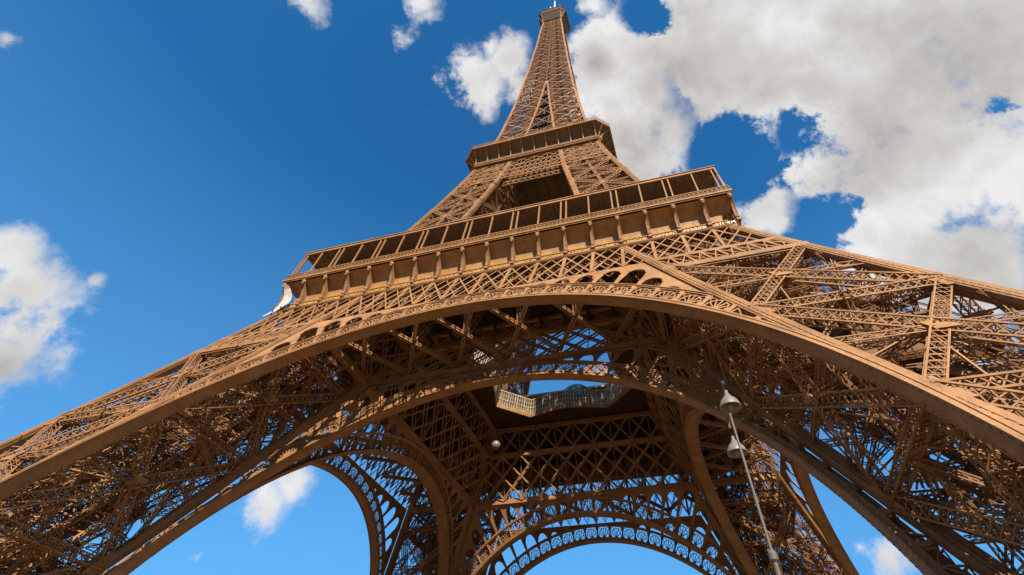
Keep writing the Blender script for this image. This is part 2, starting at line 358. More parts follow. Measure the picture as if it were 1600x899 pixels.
N1 = [3.2, 8.0, 19.3, 30.6, ZL, 51.4, 57.0]
def inner_mesh():
    """members inside a leg: diaphragms at each node, cross beams, hanging rods"""
    mb = MB()
    for z in N1 + [13.6, 25, 36.3]:
        a, b, c, d = C_OO(z), C_IO(z), C_OI(z), C_II(z)
        k = 0.6 if z in N1 else 0.4
        m = [(a + b) / 2, (b + d) / 2, (d + c) / 2, (c + a) / 2]
        for j in range(4): mb.lattice(m[j], m[(j + 1) % 4], k, k, (0, 0, 1), .10, .06, .8)
        if z in N1:
            for p, q, r, s in ((a, b, c, d), (a, c, b, d)):
                for u in (.3, .7): mb.lattice(p * (1 - u) + q * u, r * (1 - u) + s * u, .4, .4, (0, 0, 1), .08, .05, .7)
    for k in range(len(N1) - 1):     # space diagonals
        z0, z1 = N1[k], N1[k + 1]
        cs_ = [C_OO, C_IO, C_II, C_OI]
        for j in range(4):
            e = (cs_[j](z1) + cs_[(j + 1) % 4](z1)) / 2
            f0 = cs_[(j + 2) % 4](z0) * .85 + cs_[j](z0) * .15
            mb.lattice(f0, e, .35, .35, (0, 0, 1), .08, .05, .7)
            f1 = (cs_[j](z0) + cs_[(j + 1) % 4](z0)) / 2
            mb.lattice(f1, cs_[(j + 3) % 4](z1) * .8 + cs_[(j + 1) % 4](z1) * .2, .3, .3, (0, 0, 1), .07, .05, .7)
    for u, v in ((.3, .35), (.36, .35), (.62, .55), (.68, .6), (.5, .2)):
        # vertical service pipes
        z1 = 50; p = C_OO(z1) * (1 - u) * (1 - v) + C_IO(z1) * u * (1 - v) + C_OI(z1) * (1 - u) * v + C_II(z1) * u * v
        mb.beam((p[0], p[1], 30 + 10 * v), (p[0], p[1], z1), .16, .16, (0, 1, 0))
    for _ in range(34):            # conduits and stair rails running along the leg
        u, v = rng.uniform(.08, .92), rng.uniform(.08, .92); za, zb = rng.uniform(4, 20), rng.uniform(36, 56); w = rng.uniform(.06, .16)
        mb.poly([bil(u, v, z) for z in np.linspace(za, zb, 7)], w, w, (1, 1, 0))
    for _ in range(400):           # short struts between the trusses
        z = rng.uniform(6, 52); h = rng.uniform(2, 6)
        e = rng.choice([((rng.random(), 0.04), (rng.random(), rng.choice([.5, .96]))), ((0.04, rng.random()), (rng.choice([.5, .96]), rng.random())), ((rng.random(), .96), (rng.random(), .5)), ((.96, rng.random()), (.5, rng.random()))])
        a, b = bil(*e[0], z), bil(*e[1], min(56, z + h))
        if rng.random() < .45: mb.lattice(a, b, .3, .3, (0.1, 0.1, 1), .06, .04, .6)
        else: mb.beam(a, b, .10, .10, (0.1, 0.1, 1), False)
    return mb
def bil(u, v, z): return C_OO(z) * (1 - u) * (1 - v) + C_IO(z) * u * (1 - v) + C_OI(z) * (1 - u) * v + C_II(z) * u * v
def track_mesh():
    mb = MB()
    for (u, v) in ((.36, .62), (.46, .70), (.58, .80), (.68, .88)):
        pts = np.array([bil(u, v, z) for z in np.linspace(4, 56, 14)])
        mb.poly(pts, .18, .32, (1, 1, 0))
        pts2 = pts + np.array([0.35, 0.35, -.8]); mb.poly(pts2, .14, .2, (1, 1, 0))
        for a, b in zip(pts[:-1], pts[1:]):
            k = 5
            for j in range(k):
                p = a + (b - a) * j / k; q = a + (b - a) * (j + .5) / k + np.array([.35, .35, -.8]); r = a + (b - a) * (j + 1) / k
                mb.beam(p, q, .07, .07, (1, -1, 0), False); mb.beam(q, r, .07, .07, (1, -1, 0), False)
    for z in np.linspace(5, 55, 60):
        mb.beam(bil(.36, .62, z), bil(.46, .70, z), .12, .12, (0, 0, 1)); mb.beam(bil(.58, .80, z), bil(.68, .88, z), .12, .12, (0, 0, 1))
    # stiffened deep girders under the rails
    mb.lattice(bil(.52, .76, 4), bil(.52, .76, 56), 3.2, 1.0, (1, 1, .4), .16, .10, 1.2, True)
    return mb
def stair_mesh():
    mb = MB(); z = 6.0; k = 0
    uv = [(.25, .25), (.62, .25)]
    while z < 55:
        a = bil(*uv[k % 2], z); b = bil(*uv[(k + 1) % 2], z + 2.4)
        t = nrm(b - a); s = nrm(np.cross(t, (0, 0, 1))) * .8
        for q in (-1, 1):
            mb.beam(a + s * q, b + s * q, .06, .28, (0, 0, 1)); mb.beam(a + s * q + (0, 0, 1.1), b + s * q + (0, 0, 1.1), .06, .06, (0, 0, 1))
            mb.beam(a + s * q + (0, 0, .6), b + s * q + (0, 0, .6), .04, .04, (0, 0, 1))
            for j in range(7):
                p = a + (b - a) * j / 6 + s * q; mb.beam(p, p + np.array([0, 0, 1.1]), .05, .05, (0, 1, 0))
        for j in range(14):
            p = a + (b - a) * (j + .5) / 14; mb.beam(p - s, p + s, .3, .05, (0, 0, 1))
        mb.box(b + np.array([0, 0, -.05]), (2.0, 2.0, .08))
        z += 2.4; k += 1
    return mb

leg_in = inner_mesh().mesh('leg', IRON)
cols = [(C_OO, (1, -1)), (C_IO, (-1, -1)), (C_OI, (1, 1)), (C_II, (-1, 1))]
col_me = [column_mesh(f, N1, 1.0, nd, riv=(j < 2)).mesh('column', IRON) for j, (f, nd) in enumerate(cols)]
FN = [(C_OO, C_IO, (0, -1, 0)), (C_OO, C_OI, (1, 0, 0)), (C_OI, C_II, (0, 1, 0)), (C_IO, C_II, (-1, 0, 0))]
NB = [3.2, 8.0, 19.3, 30.6, ZL]
face_me = [face_mesh(a, b, NB, n).mesh('leg_face_bracing', IRON) for a, b, n in FN]
track_me = track_mesh().mesh('lift_track', IRON); stair_me = stair_mesh().mesh('staircase', IRON)
pier_mes = []
for f, (sx, sy) in cols:
    pier = MB()
    p = f(3.2) + np.array([-sx * .5, -sy * .5, 0])
    a, b = 3.3, 2.1
    q = lambda h, z: [(p[0] - h, p[1] - h, z), (p[0] + h, p[1] - h, z), (p[0] + h, p[1] + h, z), (p[0] - h, p[1] + h, z)]
    pier.hexes([q(a, GZ - .3) + q(b, 4.4)]); pier_mes.append(pier.mesh('masonry_pier', STONE))
cab = MB()
pc = bil(.5, .3, 27.0)
ax = nrm(bil(.5, .3, 30) - bil(.5, .3, 24))
for q in (0, 1):
    c0 = pc + ax * q * 3.3
    cab.box(c0, (5.2, 3.6, 2.7)); cab.box(c0 + np.array([0, 0, 1.5]), (5.6, 4.0, .22)); cab.box(c0 - np.array([0, 0, 1.5]), (5.6, 4.0, .3))
    for j in range(6): cab.box(c0 + np.array([-2.6 + j * 1.04, -1.83, 0]), (.14, .1, 2.7))
for q in (0, 1):
    c0 = pc + ax * q * 3.3
    for j in range(5): cab.box(c0 + np.array([-2.08 + j * 1.04, -1.84, .35]), (.78, .05, 1.1))
    for sx in (-1, 1): cab.box(c0 + np.array([sx * 2.63, 0, -.2]), (.08, 3.2, .12)); cab.box(c0 + np.array([sx * 2.63, 0, .9]), (.08, 3.2, .12))
cab_me = cab.mesh('lift_cabin', CABIN)
for k in range(4):
    L = link('leg', leg_in, tower, k * HP)
    for me in col_me: link('column', me, L)
    for me in face_me: link('leg_face_bracing', me, L)
    link('lift_track', track_me, L); link('staircase', stair_me, L)
    for me in pier_mes: link('masonry_pier', me, L)
    if k in (0, 2): link('lift_cabin', cab_me, L)

# ---------------- arches, one pair on each side
def plane_map(fn):
    return lambda x, z, off=0.0: np.stack([np.asarray(x, float) + 0 * np.asarray(z), -(fn(z) + off), np.asarray(z, float) + 0 * np.asarray(x)], -1)
def ribbon(mb, pm, X0, Z0, X1, Z1, o0, o1, ends=False):
    """plate between two polylines in the face plane, from offset o0 to o1 outward"""
    c = [pm(X0, Z0, o1), pm(X1, Z1, o1), pm(X1, Z1, o0), pm(X0, Z0, o0)]
    V = np.stack([x[:-1] for x in c] + [x[1:] for x in c], 1)
    mb.hexes(V, ends)
def arch_meshes(fn, R, zc, band, outer):
    pm = plane_map(fn); D = math.radians(3.8)
    def pol(r, t): return r * np.sin(t), zc + r * np.cos(t)        # t measured from the crown
    T = np.linspace(-23 * D, 23 * D, 185)
    rim = MB()
    s0 = 0.14
    ribbon(rim, pm, *pol(R, T), *pol(R + .42, T), -1.45, s0)       # broad soffit plate
    ribbon(rim, pm, *pol(R + .42, T), *pol(R + .62, T), -0.22, s0 + .07)
    ribbon(rim, pm, *pol(R - .05, T), *pol(R + .06, T), s0, s0 + .12)
    def hid(x, z): return abs(float(x)) > float(i_(z)) - .15      # behind the leg column
    keep = np.array([not hid(*pol(R + band - .1, t)) for t in T])
    runs = []; a = 0
    while a < len(T):
        if keep[a]:
            b = a
            while b + 1 < len(T) and keep[b + 1]: b += 1
            if b > a + 1:
                q = T[a:b + 1]; u_ = MB(); ribbon(u_, pm, *pol(R + band - .30, q), *pol(R + band, q), -0.45, s0); ribbon(u_, pm, *pol(R + band - .12, q), *pol(R + band, q), s0 - .002, s0 + .12)
                runs.append(u_.mesh('arch_outer_rim', IRON))
            a = b + 1
        else: a += 1
    for t in np.arange(-22.5, 22.6, 3.0) * D:          # cover plates over the joints of the rim
        a_, b_ = t - .22 / R, t + .22 / R
        ribbon(rim, pm, *pol(R - .035, np.array([a_, b_])), *pol(R + .01, np.array([a_, b_])), -1.38, s0 - .03, True)
    tt_ = np.arange(-20 * D, 20 * D, .38 / R)
    for off_ in (-.06, -1.28):
        A_ = pm(*pol(R - .03, tt_), off_); B_ = pm(*pol(R - .03, tt_ + .10 / R), off_); rim.beams(A_, B_, .09, .07, (0, 1, 0), True)
    lat = MB()
    def bar(p, q, w=.09, d=.10):
        if hid(*p) or hid(*q): return
        a = pm(p[0], p[1], -.02); b = pm(q[0], q[1], -.02); lat.beam(a, b, w, d, (0, 1, 0), False)
    for k in range(-22, 23):
        t = k * D
        # radial post, splayed at its foot
        rt = next((r for r in np.arange(R + band - .2, R + .4, -.1) if not hid(*pol(r, t))), R + .4)
        p = pol(R + .5, t); q = pol(rt, t)
        if rt > R + .7: lat.beam(pm(*p, -.1), pm(*q, -.1), .30, .42, (0, 1, 0))
        if rt > R + 1.0: lat.beam(pm(*pol(R + .6, t), .02), pm(*pol(R + 1.0, t), .02), .75, .10, (0, 1, 0))
        if rt > R + band - .35: lat.beam(pm(*pol(R + band - .75, t), .02), pm(*pol(R + band - .3, t), .02), .62, .10, (0, 1, 0))
        if k == 22: break
        tm = t + D / 2; hw = D / 2 * 0.80; r0 = R + .62; hh = band - 1.15
        arc = [pol(r0 + hh * math.sin(a), tm + hw * math.cos(a)) for a in np.linspace(0, math.pi, 11)]
        for u, v in zip(arc[:-1], arc[1:]): bar(u, v, .11)
        base = pol(r0, tm)
        for a in (35, 62, 90, 118, 145): bar(base, pol(r0 + hh * math.sin(math.radians(a)), tm + hw * math.cos(math.radians(a))), .12)
        for sgn in (-1, 1):         # corner scrolls
            cr, ct = R + band - .72, tm + sgn * hw * .78
            ring = [pol(cr + .30 * math.cos(a), ct + .30 * math.sin(a) / R) for a in np.linspace(0, 2 * math.pi, 8)]
            for u, v in zip(ring[:-1], ring[1:]): bar(u, v, .07)
    # arcaded spandrel plate up to the girder chord and the leg column
    sp = MB(); Re = R + band
    def rb(t):      # how far out the plate reaches along direction t
        t = np.atleast_1d(t); r = np.linspace(Re, Re + 16, 900)[None, :]
        x = np.abs(r * np.sin(t)[:, None]); z = zc + r * np.cos(t)[:, None]
        bad = (z > ZM - .1) | ((x > i_(z) - .45))
        idx = np.argmax(bad, 1); return r[0, idx]
    for k in range(-20, 20):
        t0, t1 = k * D, (k + 1) * D; u = np.linspace(-1, 1, 15); t = (t0 + t1) / 2 + u * D / 2
        if min(abs(t0), abs(t1)) > math.radians(64): continue
        B = rb(t); top = B - 0.75; hw = 0.74
        rtop = np.where(np.abs(u) < hw, np.minimum.reduce([np.full(15, top.min() + .35), top]) - (1 - np.sqrt(np.clip(1 - (u / hw) ** 2, 0, 1))) * 1.0, Re)
        rtop = np.maximum(rtop, Re)
        if rtop.max() - Re < 0.45: rtop[:] = Re
        if (B - Re).max() < 0.05: continue
        ribbon(sp, pm, *pol(rtop, t), *pol(np.maximum(B, rtop + .01), t), -.10, .04)
        if rtop.max() > Re:       # raised border round the opening
            kx = np.abs(u) <= hw + .08; tt = t[kx]; rr = rtop[kx]
            c1 = [pm(*pol(a, b), .07) for a, b in zip(rr, tt)]
            for a, b in zip(c1[:-1], c1[1:]): sp.beam(a, b, .13, .10, (0, 1, 0), False)
    return rim.mesh('arch_rim', IRON), lat.mesh('arch_lattice', IRON), sp.mesh('spandrel_arcade', IRON), runs
out_a = arch_meshes(o_, 38.595, 3.291, 2.75, True)
inn_a = arch_meshes(i_, 36.666, 4.887, 2.75, False)
for k in range(4):
    for a in (out_a, inn_a):
        r = link('arch', a[0], tower, k * HP); link('arch_lattice', a[1], r); link('spandrel_arcade', a[2], r)
        for me in a[3]: link('arch_outer_rim', me, r)

# ---------------- girders below the first floor
def girder_outer():
    mb = MB(); pm = plane_map(o_)
    def pt(x, z, off=0.0): return pm(x, z, off)
    eF, eM, eL = float(o_(ZF)), float(o_(ZM)), float(o_(ZL))
    for dy in (0.0, -1.3):
        for z, e, w in ((ZF - .25, eF, .5), (ZM, eM, .34), (ZL, eL, .42)):
            if z == ZF - .25: mb.beam(pt(-e, z, dy), pt(e, z, dy), .35, w, (0, 0, 1))
            elif z == ZM: 
                for s in (-1, 1): mb.beam(pt(s * float(i_(z)), z, dy), pt(s * e, z, dy), .28, w, (0, 0, 1))
            else:
                for s in (-1, 1): mb.beam(pt(s * float(i_(z)), z, dy), pt(s * e, z, dy), .32, w, (0, 0, 1))
    # ridges on the upper chord
    mb.beam(pt(-eF, ZF - .1, .22), pt(eF, ZF - .1, .22), .2, .1, (0, 0, 1)); mb.beam(pt(-eF, ZF - .42, .2), pt(eF, ZF - .42, .2), .12, .07, (0, 0, 1))
    nb = 9
    xs = [k * P for k in range(-nb, nb + 1)]
    def zlow(x):
        # middle chord over the legs, arch extrados in the middle of the side
        return ZM
    Re = 38.595 + 2.75
    for dy, q in ((0.0, 1.0), (-1.3, .7)):
        for x in xs:
            top = pt(x if abs(x) < eF else math.copysign(eF, x), ZF - .4, dy)
            if abs(x) < 35.2:
                mb.beam(pt(x, zlow(x), dy), top, .42 * q, .16, (0, 1, 0))
                mb.beam(pt(x - .16, zlow(x), dy + .09), pt(x - .16, ZF - .4, dy + .09), .07, .07, (0, 1, 0))
                mb.beam(pt(x + .16, zlow(x), dy + .09), pt(x + .16, ZF - .4, dy + .09), .07, .07, (0, 1, 0))
        for k in range(-nb, nb):
            for s in (1, -1):
                for (xa, xb, za, zb) in ((k * P, (k + 1) * P, 0, 1), (k * P + P / 2, (k + 1) * P, 0, .5), (k * P, k * P + P / 2, .5, 1)):
                    if s < 0: xa, xb = 2 * (k + .5) * P - xa, 2 * (k + .5) * P - xb
                    A = pt(xa, zlow(xa) + (ZF - .4 - ZM) * za, dy); B = pt(xb, ZM + (ZF - .4 - ZM) * zb, dy)
                    mb.beam(A, B, (.20 if za == 0 and zb == 1 else .13) * q, .10, (0, 1, 0))
    # narrow lower band over each leg
    for dy in (0.0, -1.3):
        for s in (-1, 1):
            xa, xb = float(i_(ZL)) + .4, float(o_(ZL)) - .3; n = 8
            X = np.linspace(xa, xb, n + 1)
            for j in range(n):
                x0, x1 = s * X[j], s * X[j + 1]; sh = lambda x, z: x * float(o_(z)) / float(o_(ZL))
                mb.beam(pt(x0, ZL, dy), pt(sh(x0, ZM), ZM, dy), .22, .12, (0, 1, 0))
                mb.beam(pt(x0, ZL, dy), pt(sh(x1, ZM), ZM, dy), .13, .10, (0, 1, 0)); mb.beam(pt(x1, ZL, dy), pt(sh(x0, ZM), ZM, dy), .13, .10, (0, 1, 0))
    # lacing between the two sheets
    for z in (ZF - .3, ZM + 3.5, ZM + 1.0):
        X = np.arange(-eF, eF, P / 4); A = np.array([pt(x, z, 0) for x in X]); B = np.array([pt(x + P / 4, z, -1.3) for x in X])
        mb.beams(A, B, .09, .05, (0, 0, 1))
    return mb
def girder_inner():
    mb = MB(); pm = plane_map(i_)
    def pt(x, z, off=0.0): return pm(x, z, off)
    for z, w, d in ((ZM - .2, .9, .5), (ZF, .75, .7), (56.5, .6, .5)):
        e = float(o_(z)) - 1; mb.beam(pt(-e, z), pt(e, z), d, w, (0, 0, 1)); mb.beam(pt(-e, z + w / 2, .3), pt(e, z + w / 2, .3), .2, .1, (0, 0, 1)); mb.beam(pt(-e, z - w / 2, .3), pt(e, z - w / 2, .3), .2, .1, (0, 0, 1))
    for (za, zb, w) in ((ZM + .2, ZF - .3, .32), (ZF + .3, 56.3, .20)):
        for k in range(-9, 9):
            m = 2 if za < 50 else 1
            for s in (1, -1):
                a = pt(k * P if s > 0 else (k + m) * P, za); b = pt((k + m) * P if s > 0 else k * P, zb)
                if max(abs(a[0]), abs(b[0])) > 34: continue
                mb.beam(a, b, w, .12, (0, 1, 0)); 
                off = np.array([0, .6, 0]); mb.beam(a + off, b + off, w * .6, .1, (0, 1, 0))
        for k in range(-8, 9): mb.beam(pt(k * P, za), pt(k * P, zb), .12, .12, (0, 1, 0))
    return mb
go, gi = girder_outer().mesh('outer_girder', IRON), girder_inner().mesh('inner_girder', IRON)
wb = MB()
# horizontal wind bracing and floor trusses between the outer and inner girders
yo, yi = float(o_(ZM)) - 1.5, float(i_(ZM)) + .3
mb = wb; jo = MB()
for k in range(-3, 3):
    x0, x1 = k * 7.86, (k + 1) * 7.86
    mb.lattice((x0, -yo, ZM + .6), (x1, -yi, ZM + .6), .35, .35, (0, 0, 1), .16, .07, .7); mb.lattice((x1, -yo, ZM + .6), (x0, -yi, ZM + .6), .35, .35, (0, 0, 1), .16, .07, .7)
    m = ((x0 + x1) / 2, -(yo + yi) / 2, ZM + .6)
    mb.lattice(m, (m[0] + .3, -24, 56.5), .8, .8, (0, 1, 0), .12, .07, .8); mb.lattice(m, (m[0], -32, 56), .4, .4, (1, 0, 0), .10, .06, .8)
    mb.beam((m[0], m[1], ZM), (m[0], m[1], 56), .16, .16, (0, 1, 0))
for k in range(-8, 9):
    x = k * P
    jo.lattice((x, -33.0, 55.4), (x, -18, 55.4), .30, 2.8, (0, 0, 1), .18, .10, 2.2)
    for y in (-28, -22):
        if k < 8: jo.lattice((x, y, 55.8), (x + P, y, 55.8), .25, 1.8, (0, 0, 1), .12, .08, 1.3)
wind_me = wb.mesh('wind_bracing', IRON); jo_me = jo.mesh('floor_joist', DECK)  # joists take the dark deck colour, standing in for shade under the floor
dk_holder = tower
for k in range(4):
    link('outer_girder', go, tower, k * HP); link('inner_girder', gi, tower, k * HP); link('wind_bracing', wind_me, tower, k * HP); link('floor_joist', jo_me, dk_holder, k * HP)

# ---------------- first floor deck, with the wavy edged opening in its middle
VO = [(13.9, 8.3), (12.5, 3.6), (11.8, 0), (12.5, -3.6), (13.9, -8.3), (8.3, -13.9)]
ring = []
for k in range(4):
    c, s = math.cos(-k * HP), math.sin(-k * HP)
    for x, y in VO[:-1]: ring.append((x * c - y * s, x * s + y * c))
ring = np.array(ring)
def square_pts(rg, h):
    m = np.abs(rg).max(1, keepdims=True); return rg / m * h
def ring_plate(mb, inner, outer, z0, z1):
    a, b = inner, outer; a2, b2 = np.roll(a, -1, 0), np.roll(b, -1, 0)
    z = lambda p, h: np.c_[p, np.full(len(p), h)]
    mb.hexes(np.stack([z(a, z0), z(b, z0), z(b, z1), z(a, z1), z(a2, z0), z(b2, z0), z(b2, z1), z(a2, z1)], 1), False)
# corner points so the outer edge stays a true square
ang = np.arctan2(ring[:, 1], ring[:, 0]); ring_in = [tuple(p) for p in ring]; 
for k in range(4):
    a = math.pi / 4 + k * HP; j = np.argmin(np.abs((ang - a + math.pi) % (2 * math.pi) - math.pi))
order = []
def radial(a):
    # opening radius along angle a by intersecting the outline
    best = None
    for p, q in zip(ring, np.roll(ring, -1, 0)):
        d = q - p; D = np.array([math.cos(a), math.sin(a)]); den = D[0] * d[1] - D[1] * d[0]
        if abs(den) < 1e-9: continue
        t = (p[0] * d[1] - p[1] * d[0]) / den; u = (p[0] * D[1] - p[1] * D[0]) / den
        if t > 0 and -1e-6 <= u <= 1 + 1e-6: best = t if best is None else max(best, t)
    return best
AA = sorted(set([round(x, 5) for x in np.arctan2(ring[:, 1], ring[:, 0])] + [round(math.pi / 4 + k * HP - math.pi, 5) for k in range(4)]))
vi = np.array([(radial(a) * math.cos(a), radial(a) * math.sin(a)) for a in AA])
deck = MB()
ring_plate(deck, vi, square_pts(vi, 35.0), 57.12, 57.50)
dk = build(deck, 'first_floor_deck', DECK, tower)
edge = MB(); rimb = MB()
ring_plate(rimb, vi * .99, vi * 1.015, 56.95, 57.6)
for h, w in ((57.75, .12), (58.1, .08), (58.8, .12), (59.6, .07), (60.4, .16)):
    lean = 1 - (h - 57.5) * .016
    p = np.c_[vi * lean, np.full(len(vi), h)]; edge.beams(p, np.roll(p, -1, 0), w, w, (0, 0, 1), True)
for p, q in zip(vi, np.roll(vi, -1, 0)):
    L = np.linalg.norm(q - p); n = max(1, int(L / 0.55))
    for j in range(n):
        c = p + (q - p) * j / n; edge.beam((c[0], c[1], 57.5), (c[0] * .955, c[1] * .955, 60.4), .11 if j % 3 else .22, .16, (c[0], c[1], 0))
build(edge, 'opening_railing', RAILM, dk); build(rimb, 'opening_edge_beam', IRON, dk)
gl = MB()
a = np.c_[vi * 1.0, np.full(len(vi), 57.7)]; b = np.c_[vi * .955, np.full(len(vi), 60.35)]; a2, b2 = np.roll(a, -1, 0), np.roll(b, -1, 0)
o3 = np.c_[vi * .003, np.zeros(len(vi))]; o32 = np.roll(o3, -1, 0)
gl.hexes(np.stack([a, b, b - o3, a - o3, a2, b2, b2 - o32, a2 - o32], 1), False)
build(gl, 'railing_glass', GLASS, dk)
net = MB()
for u in np.arange(-14, 15, 2.0):
    pass

# pavilions standing on the first floor
def pavilion(kind):
    g_, f_ = MB(), MB()
    y0, y1, hx, z0, z1 = 19.0, 30.0, 12.5, 57.5, 64.0
    f_.box((0, (y0 + y1) / 2, 57.9), (2 * hx, y1 - y0, .8)); 
    f_.box((0, (y0 + y1) / 2 - .6, z1 + .2), (2 * hx + 1.5, y1 - y0 + 1.6, .45))
    for x in np.arange(-hx, hx + .1, 1.79):
        f_.box((x, y0, (z0 + z1) / 2), (.18, .25, z1 - z0)); f_.box((x, y1, (z0 + z1) / 2), (.18, .25, z1 - z0))
    for z in (59.5, 61.6): f_.box((0, y0, z), (2 * hx, .18, .14)); f_.box((0, y1, z), (2 * hx, .18, .14))
    for s in (-1, 1):
        for y in np.arange(y0, y1 + .1, 2.2): f_.box((s * hx, y, (z0 + z1) / 2), (.25, .18, z1 - z0))
    g_.box((0, y0 + .3, 61), (2 * hx - .3, .06, 6)); g_.box((0, y1 - .3, 61), (2 * hx - .3, .06, 6)); g_.box((-hx + .3, 24.5, 61), (.06, 10.4, 6)); g_.box((hx - .3, 24.5, 61), (.06, 10.4, 6))
    if kind:   # barrel vaulted porch towards the opening
        for y in np.arange(14.8, 19.0, .8):
            pts = [(1.5 + 3.4 * math.cos(a), y, 60.2 + 3.4 * math.sin(a)) for a in np.linspace(0, math.pi, 13)]
            f_.poly(pts, .16, .16, (0, 1, 0)); f_.beam(pts[0], (pts[0][0], y, 57.5), .16, .16, (0, 1, 0)); f_.beam(pts[-1], (pts[-1][0], y, 57.5), .16, .16, (0, 1, 0))
        for a in np.linspace(0, math.pi, 9):
            x, z = 1.5 + 3.4 * math.cos(a), 60.2 + 3.4 * math.sin(a); f_.beam((x, 14.8, z), (x, 19, z), .10, .10, (0, 0, 1))
        an = np.linspace(0, math.pi, 17); X = 1.5 + 3.3 * np.cos(an); Z = 60.2 + 3.3 * np.sin(an)
        q = lambda r, y: np.c_[1.5 + r * np.cos(an), np.full(17, y), 60.2 + r * np.sin(an)]
        c = [q(3.30, 14.8), q(3.30, 19), q(3.24, 19), q(3.24, 14.8)]
        g_.hexes(np.stack([x[:-1] for x in c] + [x[1:] for x in c], 1), False)
    return f_, g_
for k in range(4):
    f_, g_ = pavilion(k == 0)
    pv = build(f_, 'pavilion', PAV, tower, k * HP) if k else build(f_, 'pavilion', RAILM, tower, 0)
    build(g_, 'pavilion_glazing', GLASS, pv)

# ---------------- first floor gallery (one per side)
G = 35.35
gal = MB()          # frieze wall, cove, balcony lip
prof = [(33.95, 52.12), (33.95, 52.42), (33.72, 52.46), (33.72, 53.30), (33.85, 53.34), (33.85, 53.46), (33.36, 53.52), (33.34, 54.5), (33.4, 55.1), (33.5, 55.7), (34.05, 56.3), (34.75, 56.75), (35.1, 56.95), (35.1, 57.05), (35.45, 57.05), (35.45, 57.22), (35.6, 57.25), (35.6, 57.48), (35.0, 57.52)]
pr = np.array(prof)
c = [np.c_[s * (pr[:, 0]), -pr[:, 0], pr[:, 1]] for s in (-1, 1)]
ci = [np.c_[s * (pr[:, 0] - .12), -(pr[:, 0] - .12), pr[:, 1]] for s in (-1, 1)]
V = np.stack([c[0][:-1], c[1][:-1], ci[1][:-1], ci[0][:-1], c[0][1:], c[1][1:], ci[1][1:], ci[0][1:]], 1)
gal.hexes(V, False)
for k in range(-18, 19):      # seams of the frieze panels
    x = k * P / 2
    if k % 2:
        for a, b in zip(prof[7:11], prof[8:12]): gal.beam((x, -a[0] - .01, a[1]), (x, -b[0] - .01, b[1]), .05, .03, (0, 1, 0), False)
rail = MB()
for z, w, h in ((57.62, .16, .1), (58.62, .2, .12), (57.95, .08, .06)): rail.beam((-G, -G, z), (G, -G, z), w, h, (0, 0, 1))
X = np.arange(-G + .3, G - .3, .62)
for x in X:
    rail.beam((x, -G, 57.6), (x, -G, 58.6), .08, .08, (0, 1, 0), False)
    pts = [(x + .31 + .22 * math.cos(a), -G - .02, 58.28 + .22 * math.sin(a)) for a in np.linspace(0, 2 * math.pi, 7)]
    rail.poly(pts, .07, .07, (0, 1, 0)); rail.beam((x + .1, -G, 57.7), (x + .31, -G, 58.1), .07, .06, (0, 1, 0), False); rail.beam((x + .52, -G, 57.7), (x + .31, -G, 58.1), .07, .06, (0, 1, 0), False)
canopy = MB()
CE = 34.95
def ring_seg(mb, o, i, z0, z1):
    mb.hexes([[(-o, -o, z0), (o, -o, z0), (i, -i, z0), (-i, -i, z0), (-o, -o, z1), (o, -o, z1), (i, -i, z1), (-i, -i, z1)]])
fasc = MB()
ring_seg(fasc, CE, CE - .35, 63.78, 64.30); ring_seg(fasc, CE + .12, CE - .2, 64.22, 64.36)
post = MB()
PX = []
def gpost(x, w=.17): PX.append((x, w))
for m in range(-8, 9):
    x = m * P
    if m % 2: gpost(x - .42); gpost(x + .42)
    else: gpost(x, .15)
gpost(-34.9); gpost(34.9); gpost(-34.3); gpost(34.3)
liner = MB()
ring_seg(liner, CE - .36, 26.8, 63.95, 64.2)
for x in np.arange(-34.2, 34.3, .42):
    y2 = max(27.0, abs(x)); 
    if y2 < 34.2: liner.beam((x, -34.5, 63.88), (x, -y2, 63.88), .10, .14, (0, 0, 1), False)
for x in np.arange(-33.6, 33.7, P): liner.beam((x, -34.5, 63.8), (x, -max(27.0, abs(x) - .01), 63.8), .2, .3, (0, 0, 1))
liner.beam((-26.9, -27.0, 60.9), (26.9, -27.0, 60.9), .1, 6.4, (0, 0, 1))
cons = MB()
side = [(33.7, 52.6), (33.98, 52.6), (34.02, 53.6), (34.15, 54.4), (34.4, 55.2), (34.75, 55.9), (35.2, 56.6), (35.25, 57.0), (34.6, 57.0), (34.2, 56.2), (33.9, 55.6), (33.7, 55.0)]
sp_ = [(33.1, 52.5, 34.06), (33.1, 53.3, 34.04), (33.1, 54.1, 34.12), (33.1, 54.9, 34.30), (33.4, 55.6, 34.58), (33.9, 56.2, 34.9), (34.7, 56.9, 35.25)]
for (a, z, b), (a2, z2, b2) in zip(sp_[:-1], sp_[1:]):
    for w, e in ((.17, 0.0),): cons.hexes([[(-w, -b, z), (w, -b, z), (w, -a, z), (-w, -a, z), (-w, -b2, z2), (w, -b2, z2), (w, -a2, z2), (-w, -a2, z2)]], True)
    for sx in (-1, 1): cons.beam((sx * .2, -b - .02, z), (sx * .2, -b2 - .02, z2), .08, .12, (0, 1, 0), False)
cons.sphere((0, -35.15, 56.62), .36, 10, 7, (.95, 1, 1)); cons.sphere((0, -35.3, 56.2), .20, 8, 5)
cons.sphere((0, -34.18, 53.3), .28, 10, 6, (1.1, 1, 1.1)); cons.box((0, -34.12, 52.85), (.5, .42, .34)); cons.box((0, -35.0, 56.98), (.62, .75, .10))
cons_me = cons.mesh('console', IRON, False)
post.beam((0, -G + .05, 57.6), (0, -CE + .18, 63.8), .17, .17, (0, 1, 0)); post.beam((0, -G + .12, 57.6), (0, -CE + .25, 63.8), .26, .05, (0, 1, 0)); cpost_me = post.mesh('canopy_post', IRON)
